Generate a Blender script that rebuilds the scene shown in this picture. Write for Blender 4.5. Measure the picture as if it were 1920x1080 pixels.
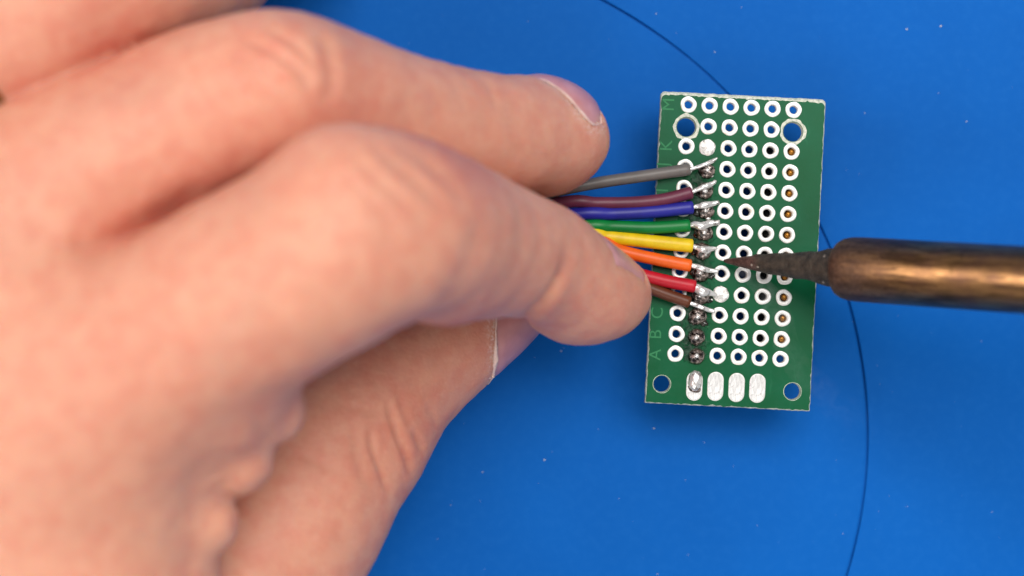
import bpy, bmesh, math, random
import numpy as np
from mathutils import Vector, Matrix

for o in list(bpy.data.objects):
    bpy.data.objects.remove(o, do_unlink=True)
scene = bpy.context.scene
COL = scene.collection
S = 0.001                      # everything below is measured in millimetres, built in metres
CAMZ = 310.0                   # lens height above the mat, mm
PPM = 15.43                    # photo pixels per mm on the board's top face
ZB = 10.0                      # board top face above the mat, mm
rng = np.random.default_rng(11)
random.seed(5)

# ------------------------------------------------------------------ camera
cam = bpy.data.cameras.new('camera')
cam_o = bpy.data.objects.new('camera', cam); COL.objects.link(cam_o)
cam_o.location = (0, 0, CAMZ*S)
cam.sensor_width = 36.0
cam.lens = 36.0*(CAMZ-ZB)/(1920.0/PPM)
cam.clip_start = 0.01; cam.clip_end = 20.0
cam.dof.use_dof = True
cam.dof.focus_distance = (CAMZ-ZB-1.0)*S
cam.dof.aperture_fstop = 10.5
scene.camera = cam_o

# ------------------------------------------------------------------ light
world = bpy.data.worlds.new('World'); scene.world = world
world.use_nodes = True
bg = world.node_tree.nodes['Background']
bg.inputs['Color'].default_value = (0.93, 0.97, 1.0, 1)
bg.inputs['Strength'].default_value = 0.29
def area(name, loc, target, sx, sy, power, color):
    l = bpy.data.lights.new(name, 'AREA'); l.shape = 'RECTANGLE'; l.size = sx; l.size_y = sy
    l.energy = power; l.color = color
    o = bpy.data.objects.new(name, l); COL.objects.link(o)
    o.location = loc
    o.rotation_euler = (Vector(target)-Vector(loc)).to_track_quat('-Z', 'Y').to_euler()
    return o
area('key_softbox', (0.22, 0.42, 1.10), (0.0, 0.0, 0.02), 0.90, 0.60, 13.5, (1.0, 0.98, 0.95))
area('left_softbox', (-0.92, 0.06, 0.74), (0.0, 0.0, 0.02), 0.50, 0.40, 5.5, (1.0, 0.96, 0.92))
area('front_softbox', (-0.30, -0.70, 0.90), (0.0, 0.0, 0.02), 0.80, 0.60, 4.0, (1.0, 0.97, 0.94))
vs = scene.view_settings
vs.view_transform = 'Standard'; vs.look = 'None'; vs.exposure = 0.0; vs.gamma = 1.0
vs.use_curve_mapping = False
cy = scene.cycles
cy.max_bounces = 6; cy.diffuse_bounces = 3; cy.glossy_bounces = 3; cy.transmission_bounces = 2; cy.volume_bounces = 0
cy.sample_clamp_indirect = 4.0; cy.use_adaptive_sampling = True; cy.adaptive_threshold = 0.02

# ------------------------------------------------------------------ helpers
def lin(r, g, b):
    f = lambda c: (c/255.0/12.92) if c/255.0 <= 0.04045 else ((c/255.0+0.055)/1.055)**2.4
    return (f(r), f(g), f(b), 1.0)
def mesh(name, verts, faces, smooth=True):
    me = bpy.data.meshes.new(name)
    me.from_pydata([tuple(float(c)*S for c in v) for v in verts], [], [tuple(int(i) for i in f) for f in faces])
    if smooth:
        me.polygons.foreach_set('use_smooth', [True]*len(me.polygons))
    me.update()
    return me
def obj(name, me, mat=None, parent=None):
    if mat is not None and not me.materials:
        me.materials.append(mat)
    o = bpy.data.objects.new(name, me); COL.objects.link(o)
    if parent is not None:
        o.parent = parent
    return o
def tag(o, label=None, cat=None, group=None, kind=None):
    for k, v in (('label', label), ('category', cat), ('group', group), ('kind', kind)):
        if v: o[k] = v
    return o
def empty(name, loc_mm, rz=0.0):
    o = bpy.data.objects.new(name, None); COL.objects.link(o)
    o.location = [c*S for c in loc_mm]; o.rotation_euler = (0, 0, rz); o.empty_display_size = 0.005
    return o
class NT:
    """small node-tree builder"""
    def __init__(s, name):
        s.m = bpy.data.materials.new(name); s.m.use_nodes = True
        s.t = s.m.node_tree; s.b = s.t.nodes['Principled BSDF']
        s.out = s.t.nodes['Material Output']
        tc = s.t.nodes.new('ShaderNodeTexCoord'); mp = s.t.nodes.new('ShaderNodeMapping')
        mp.inputs['Scale'].default_value = (1000, 1000, 1000)        # object space in mm
        s.t.links.new(tc.outputs['Object'], mp.inputs['Vector']); s.mm = mp.outputs['Vector']
    def n(s, typ, **kw):
        x = s.t.nodes.new(typ)
        for k, v in kw.items(): setattr(x, k, v)
        return x
    def link(s, a, b): s.t.links.new(a, b)
    def set(s, **kw):
        for k, v in kw.items(): s.b.inputs[k.replace('_', ' ')].default_value = v
    def noise(s, scale, detail=3.0, rough=0.5, vec=None, dist=0.0):
        x = s.n('ShaderNodeTexNoise'); x.inputs['Scale'].default_value = scale
        x.inputs['Detail'].default_value = detail; x.inputs['Roughness'].default_value = rough
        x.inputs['Distortion'].default_value = dist
        s.link(vec if vec is not None else s.mm, x.inputs['Vector']); return x.outputs['Fac']
    def ramp(s, fac, stops, interp='LINEAR'):
        r = s.n('ShaderNodeValToRGB'); r.color_ramp.interpolation = interp
        e = r.color_ramp.elements
        while len(e) < len(stops): e.new(0.5)
        for i, (p, c) in enumerate(stops):
            e[i].position = p; e[i].color = c if len(c) == 4 else (*c, 1)
        s.link(fac, r.inputs['Fac']); return r.outputs['Color']
    def fade(s, fac, a, b):
        return s.ramp(fac, [(a, (0, 0, 0, 1)), (b, (1, 1, 1, 1))])
    def mix(s, fac, a, b, mode='MIX'):
        x = s.n('ShaderNodeMix', data_type='RGBA', blend_type=mode)
        for sock, v in ((x.inputs[0], fac), (x.inputs[6], a), (x.inputs[7], b)):
            if isinstance(v, (int, float, tuple)): sock.default_value = v
            else: s.link(v, sock)
        return x.outputs[2]
    def math(s, op, a, b=0.0, clamp=False):
        x = s.n('ShaderNodeMath', operation=op); x.use_clamp = clamp
        for sock, v in ((x.inputs[0], a), (x.inputs[1], b)):
            if isinstance(v, (int, float)): sock.default_value = v
            else: s.link(v, sock)
        return x.outputs[0]
    def attr(s, name):
        x = s.n('ShaderNodeAttribute', attribute_name=name); return x.outputs['Fac']
    def sep(s):
        x = s.n('ShaderNodeSeparateXYZ'); s.link(s.mm, x.inputs[0]); return x.outputs
    def base(s, c):
        if isinstance(c, tuple): s.b.inputs['Base Color'].default_value = c
        else: s.link(c, s.b.inputs['Base Color'])
    def bump(s, h, strength, dist_mm):
        x = s.n('ShaderNodeBump'); x.inputs['Strength'].default_value = strength
        x.inputs['Distance'].default_value = dist_mm*S
        s.link(h, x.inputs['Height'])
        prev = s.b.inputs['Normal'].links
        if prev: s.link(prev[0].from_socket, x.inputs['Normal'])
        s.link(x.outputs['Normal'], s.b.inputs['Normal'])
def catmull(pts, n=8):
    q = np.array(pts, float)
    e = np.vstack([2*q[0]-q[1], q, 2*q[-1]-q[-2]]); out = []
    for i in range(1, len(e)-2):
        p0, p1, p2, p3 = e[i-1:i+3]
        for t in np.arange(n)/n:
            out.append(0.5*((2*p1)+(p2-p0)*t+(2*p0-5*p1+4*p2-p3)*t*t+(3*p1-p0-3*p2+p3)*t**3))
    out.append(q[-1]); return np.array(out)
def sweep(path, radii, seg=16, flat=1.0, jitter=0.0, round_end=True):
    """tube along path with rounded ends; flat squeezes it in z"""
    path = np.array(path, float); radii = np.broadcast_to(np.array(radii, float), (len(path),)).copy()
    T = np.gradient(path, axis=0); T /= np.linalg.norm(T, axis=1)[:, None]
    vs, fs = [], []
    for i, (p, t, r) in enumerate(zip(path, T, radii)):
        a = np.cross([0, 0, 1.0], t)
        if np.linalg.norm(a) < 1e-3: a = np.array([1.0, 0, 0])
        a /= np.linalg.norm(a); b = np.cross(t, a)
        for k in range(seg):
            th = 2*math.pi*k/seg
            rr = r*(1+jitter*rng.normal())
            vs.append(p+rr*(math.cos(th)*a+math.sin(th)*b*flat))
    N = len(path)
    for i in range(N-1):
        for k in range(seg):
            fs.append((i*seg+k, i*seg+(k+1) % seg, (i+1)*seg+(k+1) % seg, (i+1)*seg+k))
    for i, sgn in ((0, -1), (N-1, 1)):
        base = i*seg; c = path[i]
        if round_end:
            ring = len(vs)
            for k in range(seg):
                vs.append(c+(np.array(vs[base+k])-c)*0.8+T[i]*sgn*radii[i]*0.14)
            vs.append(c+T[i]*sgn*radii[i]*0.18); top = len(vs)-1
            for k in range(seg):
                q = (base+k, base+(k+1) % seg, ring+(k+1) % seg, ring+k); t3 = (ring+k, ring+(k+1) % seg, top)
                fs.append(q if sgn > 0 else q[::-1]); fs.append(t3 if sgn > 0 else t3[::-1])
        else:
            vs.append(c); top = len(vs)-1
            for k in range(seg):
                t3 = (base+k, base+(k+1) % seg, top); fs.append(t3 if sgn > 0 else t3[::-1])
    return vs, fs
def lathe(prof, seg=28, wob=None):
    vs, fs = [], []
    for j, (r, z) in enumerate(prof):
        for k in range(seg):
            th = 2*math.pi*k/seg
            w = 1.0 if wob is None else wob(th, j)
            vs.append((r*w*math.cos(th), r*w*math.sin(th), z))
    for j in range(len(prof)-1):
        for k in range(seg):
            fs.append((j*seg+k, j*seg+(k+1) % seg, (j+1)*seg+(k+1) % seg, (j+1)*seg+k))
    return vs, fs
def blob(rx, ry, rz, amp=0.12, freq=2.0, sub=3, seed=0, floor=None):
    """lumpy flattened ball of solder"""
    bm = bmesh.new(); bmesh.ops.create_icosphere(bm, subdivisions=sub, radius=1.0)
    from mathutils import noise
    for v in bm.verts:
        n = noise.noise(v.co*freq+Vector((seed*3.1, seed*1.7, seed*0.9)))
        n2 = noise.noise(v.co*freq*2.3+Vector((seed*2.1, seed*5.7, seed)))
        v.co *= 1+amp*n+amp*0.5*n2
    vs = [(v.co.x*rx, v.co.y*ry, v.co.z*rz if floor is None else max(v.co.z*rz, floor)) for v in bm.verts]
    fs = [[v.index for v in f.verts] for f in bm.faces]; bm.free()
    return vs, fs
def box(x0, x1, y0, y1, z0, z1, bev=0.15):
    bm = bmesh.new(); bmesh.ops.create_cube(bm, size=1.0)
    for v in bm.verts:
        v.co = Vector((x0 if v.co.x < 0 else x1, y0 if v.co.y < 0 else y1, z0 if v.co.z < 0 else z1))
    bmesh.ops.bevel(bm, geom=bm.edges[:], offset=bev, segments=2, affect='EDGES')
    vs = [tuple(v.co) for v in bm.verts]; fs = [[v.index for v in f.verts] for f in bm.faces]; bm.free()
    return vs, fs

# ------------------------------------------------------------------ materials
def m_mat():
    s = NT('blue_mat')
    a = s.noise(0.035, 3); b = s.noise(0.9, 4, 0.6)
    c = s.mix(s.fade(a, 0.3, 0.7), lin(0, 86, 169), lin(2, 93, 179))
    c = s.mix(s.math('MULTIPLY', s.fade(b, 0.45, 0.75), 0.10), c, lin(44, 122, 200))
    sp = s.noise(2.4, 2, 0.5)
    c = s.mix(s.math('MULTIPLY', s.fade(sp, 0.76, 0.80), 0.35), c, lin(120, 160, 210))
    s.base(c); s.set(Roughness=0.55)
    s.b.inputs['Specular IOR Level'].default_value = 0.08
    s.bump(s.noise(3.0, 4, 0.6), 0.25, 0.05)
    return s.m
def m_board():
    s = NT('solder_mask')
    X, Y, Z = s.sep()
    big = s.noise(0.16, 3); fine = s.noise(1.4, 4, 0.6, dist=0.6)
    c = s.mix(s.fade(big, 0.3, 0.7), lin(0, 80, 43), lin(4, 90, 57))
    c = s.mix(s.math('MULTIPLY', s.fade(fine, 0.5, 0.8), 0.22), c, lin(30, 92, 66))
    # burnt flux baked on along the two soldered columns
    dx = s.math('ABSOLUTE', s.math('ADD', X, 4.9))
    band = s.math('SUBTRACT', 1.0, s.math('DIVIDE', dx, 3.6), True)
    up = s.math('MULTIPLY', s.math('SUBTRACT', 10.6, Y), 0.6, True)
    dn = s.math('MULTIPLY', s.math('ADD', Y, 14.6), 0.5, True)
    band = s.math('MULTIPLY', s.math('MULTIPLY', band, up), dn)
    fl = s.noise(1.1, 5, 0.65, dist=1.2)
    mask = s.fade(s.math('MULTIPLY', s.math('ADD', band, 0.35), fl), 0.36, 0.62)
    mask = s.math('MULTIPLY', mask, s.fade(band, 0.02, 0.35))
    c = s.mix(s.math('MULTIPLY', mask, 0.80), c, s.mix(s.fade(s.noise(2.2, 3), 0.4, 0.6), lin(20, 34, 28), lin(58, 74, 64)))
    # fine scratches
    w = s.n('ShaderNodeTexWave'); w.inputs['Scale'].default_value = 0.11; w.inputs['Distortion'].default_value = 9.0
    w.inputs['Detail'].default_value = 3.0; s.link(s.mm, w.inputs['Vector'])
    c = s.mix(s.math('MULTIPLY', s.math('MULTIPLY', s.fade(w.outputs['Fac'], 0.992, 1.0), s.fade(big, 0.5, 0.6)), 0.12), c, lin(60, 140, 100))
    s.base(c); s.b.inputs['Specular IOR Level'].default_value = 0.16
    s.link(s.math('ADD', s.math('MULTIPLY', fine, 0.25), 0.22), s.b.inputs['Roughness'])
    s.bump(fine, 0.15, 0.05)
    s.bump(s.math('MULTIPLY', mask, fl), 0.7, 0.25)
    return s.m
def m_fr4():
    s = NT('bare_glass_fibre')
    n = s.noise(2.2, 4, 0.7)
    s.base(s.mix(s.fade(n, 0.35, 0.65), lin(168, 178, 162), lin(228, 224, 208)))
    s.set(Roughness=0.75); s.bump(s.noise(5.0, 3), 0.5, 0.1)
    return s.m
def m_tin(name='tinned_pad', dirt=0.16):
    s = NT(name)
    n = s.noise(1.6, 4, 0.6); oi = s.n('ShaderNodeObjectInfo')
    v = s.n('ShaderNodeVectorMath', operation='ADD'); s.link(s.mm, v.inputs[0])
    sc = s.n('ShaderNodeVectorMath', operation='SCALE'); sc.inputs[0].default_value = (37, 51, 23)
    s.link(oi.outputs['Random'], sc.inputs['Scale']); s.link(sc.outputs[0], v.inputs[1])
    d = s.noise(0.75, 3, 0.6, v.outputs[0])
    c = s.mix(s.fade(n, 0.3, 0.7), lin(236, 232, 226), lin(252, 250, 248))
    c = s.mix(s.math('MULTIPLY', s.fade(d, 0.56, 0.74), dirt*3), c, lin(196, 164, 116))
    if name != 'tinned_pad':
        c = s.mix(s.math('MULTIPLY', s.fade(s.noise(1.4, 4, 0.7, v.outputs[0], 0.6), 0.44, 0.62), 0.75), c, lin(140, 132, 128))
    s.base(c); s.set(Metallic=0.25, Roughness=0.38)
    s.bump(n, 0.25, 0.08)
    return s.m
def m_scuffed():
    s = NT('scuffed_tin')
    mp = s.n('ShaderNodeMapping'); mp.inputs['Scale'].default_value = (3.2, 0.7, 1); s.link(s.mm, mp.inputs['Vector'])
    n = s.noise(1.3, 5, 0.75, mp.outputs['Vector']); r = s.noise(0.5, 2)
    c = s.mix(s.fade(n, 0.40, 0.62), lin(196, 194, 192), lin(240, 238, 236))
    c = s.mix(s.math('MULTIPLY', s.fade(s.noise(1.1, 4, 0.7, dist=1.0), 0.56, 0.68), 0.7), c, lin(110, 104, 100))
    s.base(c); s.set(Metallic=0.15, Roughness=0.45); s.bump(n, 0.4, 0.08)
    return s.m
def m_solder():
    s = NT('shiny_solder')
    n = s.noise(1.7, 3, 0.5)
    g = s.noise(1.1, 4, 0.65, dist=0.8)
    c = s.mix(s.fade(n, 0.3, 0.6), lin(236, 228, 224), lin(252, 249, 247))
    c = s.mix(s.math('MULTIPLY', s.fade(g, 0.50, 0.64), 0.75), c, lin(96, 86, 80))
    s.base(c); s.set(Metallic=0.6, Roughness=0.2); s.bump(n, 0.35, 0.15)
    return s.m
def m_flux_solder():
    s = NT('flux_burnt_solder')
    n = s.noise(1.5, 3, 0.55, dist=0.5); k = s.noise(0.9, 2)
    c = s.mix(s.fade(n, 0.42, 0.60), lin(30, 22, 18), lin(190, 172, 164))
    c = s.mix(s.math('MULTIPLY', s.fade(k, 0.50, 0.66), 0.8), c, lin(64, 34, 20))
    s.base(c); s.set(Metallic=0.6, Roughness=0.16, Coat_Weight=0.6, Coat_Roughness=0.06)
    s.bump(n, 0.6, 0.25)
    return s.m
def m_plain(name, col, rough=0.5, metal=0.0, bump=0.0, bscale=2.0):
    s = NT(name); n = s.noise(bscale, 3)
    d = tuple(c*0.8 for c in col[:3])+(1,)
    s.base(s.mix(s.fade(n, 0.3, 0.7), d, col)); s.set(Roughness=rough, Metallic=metal)
    if bump: s.bump(n, bump, 0.1)
    return s.m
def m_wire(name, col):
    s = NT(name)
    n = s.noise(0.5, 3); f = s.noise(4.0, 3, 0.6)
    d = tuple(c*0.82 for c in col[:3])+(1,)
    c = s.mix(s.fade(n, 0.35, 0.65), d, col)
    c = s.mix(s.math('MULTIPLY', s.fade(f, 0.68, 0.80), 0.15), c, (0.5, 0.48, 0.45, 1))
    s.base(c); s.set(Roughness=0.42); s.b.inputs['Specular IOR Level'].default_value = 0.4
    s.b.inputs['Subsurface Weight'].default_value = 0.08
    s.b.inputs['Subsurface Scale'].default_value = 0.0005
    s.bump(f, 0.12, 0.05)
    return s.m
def m_barrel():
    s = NT('heat_tinted_steel')
    mp = s.n('ShaderNodeMapping'); mp.inputs['Scale'].default_value = (1, 1, 0.12); s.link(s.mm, mp.inputs['Vector'])
    st = s.noise(1.3, 5, 0.7, mp.outputs['Vector']); bl = s.noise(0.35, 4, 0.6); sm = s.noise(2.5, 4, 0.6)
    X, Y, Z = s.sep()
    c = s.mix(s.fade(st, 0.42, 0.58), lin(98, 70, 46), lin(162, 119, 78))
    c = s.mix(s.math('MULTIPLY', s.fade(bl, 0.45, 0.7), 0.55), c, lin(112, 78, 66))
    # dull oxide near the hot end
    hot = s.math('SUBTRACT', 1.0, s.math('MULTIPLY', s.math('SUBTRACT', Z, 15.0), 0.095), True)
    ox = s.math('MULTIPLY', hot, s.math('ADD', s.math('MULTIPLY', bl, 0.9), 0.5), True)
    c = s.mix(ox, c, s.mix(s.fade(sm, 0.35, 0.7), lin(86, 66, 56), lin(124, 98, 84)))
    c = s.mix(s.math('MULTIPLY', s.fade(s.noise(0.8, 2, dist=2.0), 0.62, 0.66), 0.35), c, lin(60, 38, 22))
    s.base(c)
    s.set(Metallic=0.95)
    s.link(s.math('ADD', s.math('MULTIPLY', ox, 0.30), s.math('ADD', s.math('MULTIPLY', sm, 0.2), s.math('ADD', s.math('MULTIPLY', bl, 0.18), 0.16))), s.b.inputs['Roughness'])
    s.bump(sm, 0.12, 0.1)
    return s.m
def m_tip():
    s = NT('oxidised_tip')
    n = s.noise(0.9, 5, 0.7); f = s.noise(3.0, 4, 0.65); X, Y, Z = s.sep()
    c = s.mix(s.fade(n, 0.35, 0.65), lin(44, 37, 31), lin(86, 74, 62))
    c = s.mix(s.fade(f, 0.60, 0.72), c, lin(40, 30, 26))
    c = s.mix(s.math('SUBTRACT', 1.0, s.math('MULTIPLY', s.math('SUBTRACT', Z, 4.2), 0.8), True), c,
              s.mix(s.fade(n, 0.4, 0.6), lin(70, 44, 38), lin(112, 82, 74)))
    c = s.mix(s.math('MULTIPLY', s.fade(s.noise(0.8, 1, 0.4), 0.66, 0.69), 0.8), c, lin(190, 176, 160))
    s.base(c); s.set(Metallic=0.35, Roughness=0.6); s.bump(f, 0.7, 0.25)
    return s.m
def m_skin():
    s = NT('skin')
    red = s.attr('redness'); vein = s.attr('vein'); dry = s.attr('dry')
    n1 = s.noise(0.13, 2, 0.55); n2 = s.noise(0.45, 2, 0.6); n3 = s.noise(2.2, 1, 0.6)
    c = s.mix(s.fade(n1, 0.3, 0.7), lin(211, 149, 124), lin(221, 159, 132))
    c = s.mix(s.math('MULTIPLY', s.fade(n2, 0.42, 0.67), 0.48), c, lin(209, 129, 107))
    c = s.mix(s.math('MULTIPLY', red, s.math('ADD', s.math('MULTIPLY', n2, 0.8), 0.35), True), c, lin(194, 100, 84))
    c = s.mix(s.math('MULTIPLY', vein, 0.22), c, lin(196, 154, 132))
    c = s.mix(s.math('MULTIPLY', s.fade(n3, 0.55, 0.8), 0.12), c, lin(246, 204, 176))
    dd = s.math('MULTIPLY', dry, s.fade(s.noise(3.4, 4, 0.7), 0.48, 0.62))
    c = s.mix(dd, c, lin(240, 218, 204))
    s.base(c)
    s.set(Roughness=0.50)
    s.b.inputs['Specular IOR Level'].default_value = 0.32
    s.b.inputs['Subsurface Weight'].default_value = 0.55
    s.b.inputs['Subsurface Radius'].default_value = (1.0, 0.32, 0.16)
    s.b.inputs['Subsurface Scale'].default_value = 0.0026
    # pores, fine ridges and skin lines
    v = s.n('ShaderNodeTexVoronoi', feature='DISTANCE_TO_EDGE'); v.inputs['Scale'].default_value = 1.35
    v.inputs['Randomness'].default_value = 1.0
    dv = s.n('ShaderNodeVectorMath', operation='ADD'); s.link(s.mm, dv.inputs[0])
    nn = s.n('ShaderNodeTexNoise'); nn.inputs['Scale'].default_value = 0.9; s.link(s.mm, nn.inputs['Vector'])
    s.link(nn.outputs['Color'], dv.inputs[1]); s.link(dv.outputs[0], v.inputs['Vector'])
    s.bump(s.fade(v.outputs['Distance'], 0.0, 0.16), 0.24, 0.10)
    w = s.n('ShaderNodeTexWave', wave_type='RINGS'); w.inputs['Scale'].default_value = 0.55
    w.inputs['Distortion'].default_value = 2.5; w.inputs['Detail'].default_value = 1.5; w.inputs['Detail Scale'].default_value = 0.3
    s.link(s.mm, w.inputs['Vector'])
    s.bump(s.math('MULTIPLY', w.outputs['Fac'], s.attr('print')), 0.6, 0.10)
    return s.m
def m_nail():
    s = NT('nail_plate')
    mp = s.n('ShaderNodeMapping'); mp.inputs['Scale'].default_value = (1, 1, 1); s.link(s.mm, mp.inputs['Vector'])
    n = s.noise(0.4, 3); f = s.noise(3.0, 3)
    s.base(s.mix(s.fade(n, 0.3, 0.7), lin(196, 132, 130), lin(214, 152, 150)))
    s.set(Roughness=0.30, Coat_Weight=0.15, Coat_Roughness=0.2)
    s.b.inputs['Subsurface Weight'].default_value = 0.3
    s.b.inputs['Subsurface Radius'].default_value = (1.0, 0.4, 0.3)
    s.b.inputs['Subsurface Scale'].default_value = 0.0012
    s.bump(f, 0.06, 0.1)
    return s.m
M = dict(mat=m_mat(), board=m_board(), fr4=m_fr4(), tin=m_tin(), flat=m_tin('levelled_solder', 0.2), scuff=m_scuffed(), solder=m_solder(), flux=m_flux_solder(),
         black=m_plain('black_plastic', lin(20, 20, 22), 0.5, 0, 0.2), brass=m_plain('brass', lin(176, 120, 48), 0.35, 0.8, 0.3, 3.0),
         amber=m_plain('amber_flux', lin(78, 34, 18), 0.15, 0, 0.4, 1.5), crust=m_plain('flux_crust', lin(40, 40, 34), 0.2, 0, 0.6, 2.0), barrel=m_barrel(), tip=m_tip(), skin=m_skin(), nail=m_nail(),
         cuticle=m_plain('dry_cuticle', lin(244, 212, 200), 0.6, 0, 0.5, 4.0),
         silk=m_plain('worn_silkscreen', lin(22, 124, 72), 0.6), gold=m_plain('gold', lin(150, 118, 60), 0.3, 0.9),
         dust=m_plain('dust', lin(225, 222, 215), 0.8))

# ------------------------------------------------------------------ blue work surface with the scribed circle
def P(px, py, z):
    """point at height z (mm) seen at photo pixel px, py"""
    s = PPM*(CAMZ-ZB)/(CAMZ-z)
    return np.array([(px-960.0)/s, (540.0-py)/s, z], dtype=np.float64)
def build_mat():
    c = P(711.5, 815, 0); R0 = 914.6/(PPM*(CAMZ-ZB)/CAMZ)
    pts = np.array([P(x, y, 0) for x, y in [(1140,0),(1200,40),(1260,88),(1345,165),(1545,440),(1600,590),(1622,700),(1629,800),(1625,880),(1610,970),(1585,1080)]])
    th = np.arctan2(pts[:, 1]-c[1], pts[:, 0]-c[0]); rr = np.hypot(pts[:, 0]-c[0], pts[:, 1]-c[1])-R0
    A = np.c_[np.ones(len(th)), np.cos(2*th), np.sin(2*th), np.cos(th), np.sin(th)]
    co = np.linalg.solve(A.T@A+0.05*np.eye(5), A.T@rr)
    N = 720
    rings = [(-60.0, 0), (-30, 0), (-8, 0), (-1.0, 0), (-0.34, 0.0), (-0.18, -0.05), (-0.11, -0.7), (0.11, -0.7), (0.16, -0.05), (0.30, 0.0), (1.0, 0), (8, 0), (30, 0), (90, 0), (300, 0), (900, 0)]
    vs = []
    for dr, z in rings:
        for k in range(N):
            t = 2*math.pi*k/N
            d = co@np.array([1, math.cos(2*t), math.sin(2*t), math.cos(t), math.sin(t)])
            r = R0+dr+d*math.exp(-abs(dr)/20)
            zz = z*(0.75+0.35*math.sin(t*9)*math.sin(t*5+1))
            vs.append((c[0]+r*math.cos(t), c[1]+r*math.sin(t), zz))
    vs.append((c[0], c[1], 0)); fs = []
    for j in range(len(rings)-1):
        for k in range(N):
            fs.append((j*N+k, (j+1)*N+k, (j+1)*N+(k+1) % N, j*N+(k+1) % N))
    for k in range(N): fs.append((len(vs)-1, k, (k+1) % N))
    o = obj('work_surface', mesh('work_surface', vs, fs, smooth=False), M['mat'])
    tag(o, 'plain blue work surface with a thin dark circle scored into it', kind='structure')
build_mat()

def build_dust():
    sp = [(1021,862,3.2),(905,885,2.2),(845,947,2.0),(1226,803,2.6),(1764,49,3.0),(1700,55,3.2),(1340,98,2.0),(1230,26,2.0),(1812,228,2.2),(1052,658,2.4),
          (1160,935,1.6),(1320,830,1.6),(1233,1076,2.6),(1580,1000,1.5),(1420,985,1.5),(1621,212,1.6),(1760,175,1.6),(1700,950,1.4),(1840,640,1.4),(1390,14,1.6),(990,40,1.4),(820,1010,1.3),(1290,1040,1.5),(1860,960,1.4),(1285,900,1.3)]
    for _ in range(70):
        sp.append((rng.uniform(720, 1900), rng.uniform(10, 1070), rng.uniform(0.5, 1.1)))
    V, F = [], []
    for x, y, r in sp:
        p = P(x, y, 0); a = blob(r/15/2*rng.uniform(.8, 1.6), r/15/2, r/15/3, 0.5, 1.5, 1, rng.integers(99))
        th = rng.uniform(0, 3.14); o = len(V)
        for u, v, w in a[0]:
            V.append((p[0]+u*math.cos(th)-v*math.sin(th), p[1]+u*math.sin(th)+v*math.cos(th), w+r/15/4+0.02))
        F += [[i+o for i in f] for f in a[1]]
    o = obj('dust', mesh('dust', V, F), M['dust'])
    tag(o, 'scattered pale dust specks on the blue surface', 'dust', kind='stuff')
build_dust()

# ------------------------------------------------------------------ perforated circuit board
BC = P(1379, 471, ZB); BR = math.radians(-2.95)
board = empty('circuit_board', (BC[0], BC[1], ZB), BR)
tag(board, 'small green perforated circuit board with rows of tinned pads', 'circuit board')
def L(px, py, z=0.0):
    """photo pixel on the board's top face -> board-local mm"""
    d = P(px, py, ZB)-BC; c, s = math.cos(-BR), math.sin(-BR)
    return np.array([d[0]*c-d[1]*s, d[0]*s+d[1]*c, z])
def pad_px(r, c):
    return (1291+c*39.4-r*2.05, 196+c*2.0+r*39.1-(2.0 if r == 12 else 0))
TH = 1.6
def outline(inset_top, inset, jit, seed):
    """rounded, slightly ragged rectangle through the four measured corners"""
    q = [L(1240, 172), L(1548, 185), L(1520, 772), L(1208, 755)]
    x0 = (q[0][0]+q[3][0])/2+inset; x1 = (q[1][0]+q[2][0])/2-inset
    y1 = (q[0][1]+q[1][1])/2-inset_top; y0 = (q[2][1]+q[3][1])/2+inset
    g = np.random.default_rng(seed); pts = []
    def arc(cx, cy, r, a0, a1):
        for t in np.linspace(a0, a1, 7): pts.append((cx+r*math.cos(t), cy+r*math.sin(t)))
    def side(ax, ay, bx, by, n):
        for t in np.linspace(0, 1, n+2)[1:-1]:
            pts.append((ax+(bx-ax)*t+g.normal()*jit, ay+(by-ay)*t+g.normal()*jit))
    h = math.pi/2; rt, rb = 0.55, 0.12
    arc(x1-rt, y1-rt, rt, 0, h); side(x1-rt, y1, x0+rt, y1, 60)
    arc(x0+rt, y1-rt, rt, h, 2*h); side(x0, y1-rt, x0, y0+rb, 80)
    arc(x0+rb, y0+rb, rb, 2*h, 3*h); side(x0+rb, y0, x1-rb, y0, 60)
    arc(x1-rb, y0+rb, rb, 3*h, 4*h); side(x1, y0+rb, x1, y1-rt, 80)
    return pts
top_line = outline(0.42, 0.13, 0.045, 3); out_line = outline(0.0, 0.0, 0.02, 4)
holes = []
pads = []
for r in range(13):
    for c in range(6):
        if r == 1 and c in (0, 5): continue
        p = L(*pad_px(r, c)); pads.append((r, c, p)); holes.append((p[0], p[1], 0.56, 20))
big = [(L(1287, 238), 1.18), (L(1487, 247), 1.20), (L(1241, 720), 1.02), (L(1486, 734), 1.02)]
for p, r in big: holes.append((p[0], p[1], r, 40))
def build_core():
    cu = bpy.data.curves.new('core', 'CURVE'); cu.dimensions = '2D'; cu.fill_mode = 'BOTH'; cu.extrude = TH/2*S
    def loop(pts):
        sp = cu.splines.new('POLY'); sp.points.add(len(pts)-1)
        for q, (x, y) in zip(sp.points, pts): q.co = (x*S, y*S, 0, 1)
        sp.use_cyclic_u = True
    loop(top_line)
    for x, y, r, n in holes:
        loop([(x+r*math.cos(2*math.pi*k/n), y+r*math.sin(2*math.pi*k/n)) for k in range(n)])
    co = bpy.data.objects.new('core_curve', cu); COL.objects.link(co)
    dg = bpy.context.evaluated_depsgraph_get()
    me = bpy.data.meshes.new_from_object(co.evaluated_get(dg)); bpy.data.objects.remove(co)
    me.transform(Matrix.Translation((0, 0, -TH/2*S))); me.materials.clear()
    obj('laminate', me, M['board'], board)
build_core()
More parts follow.
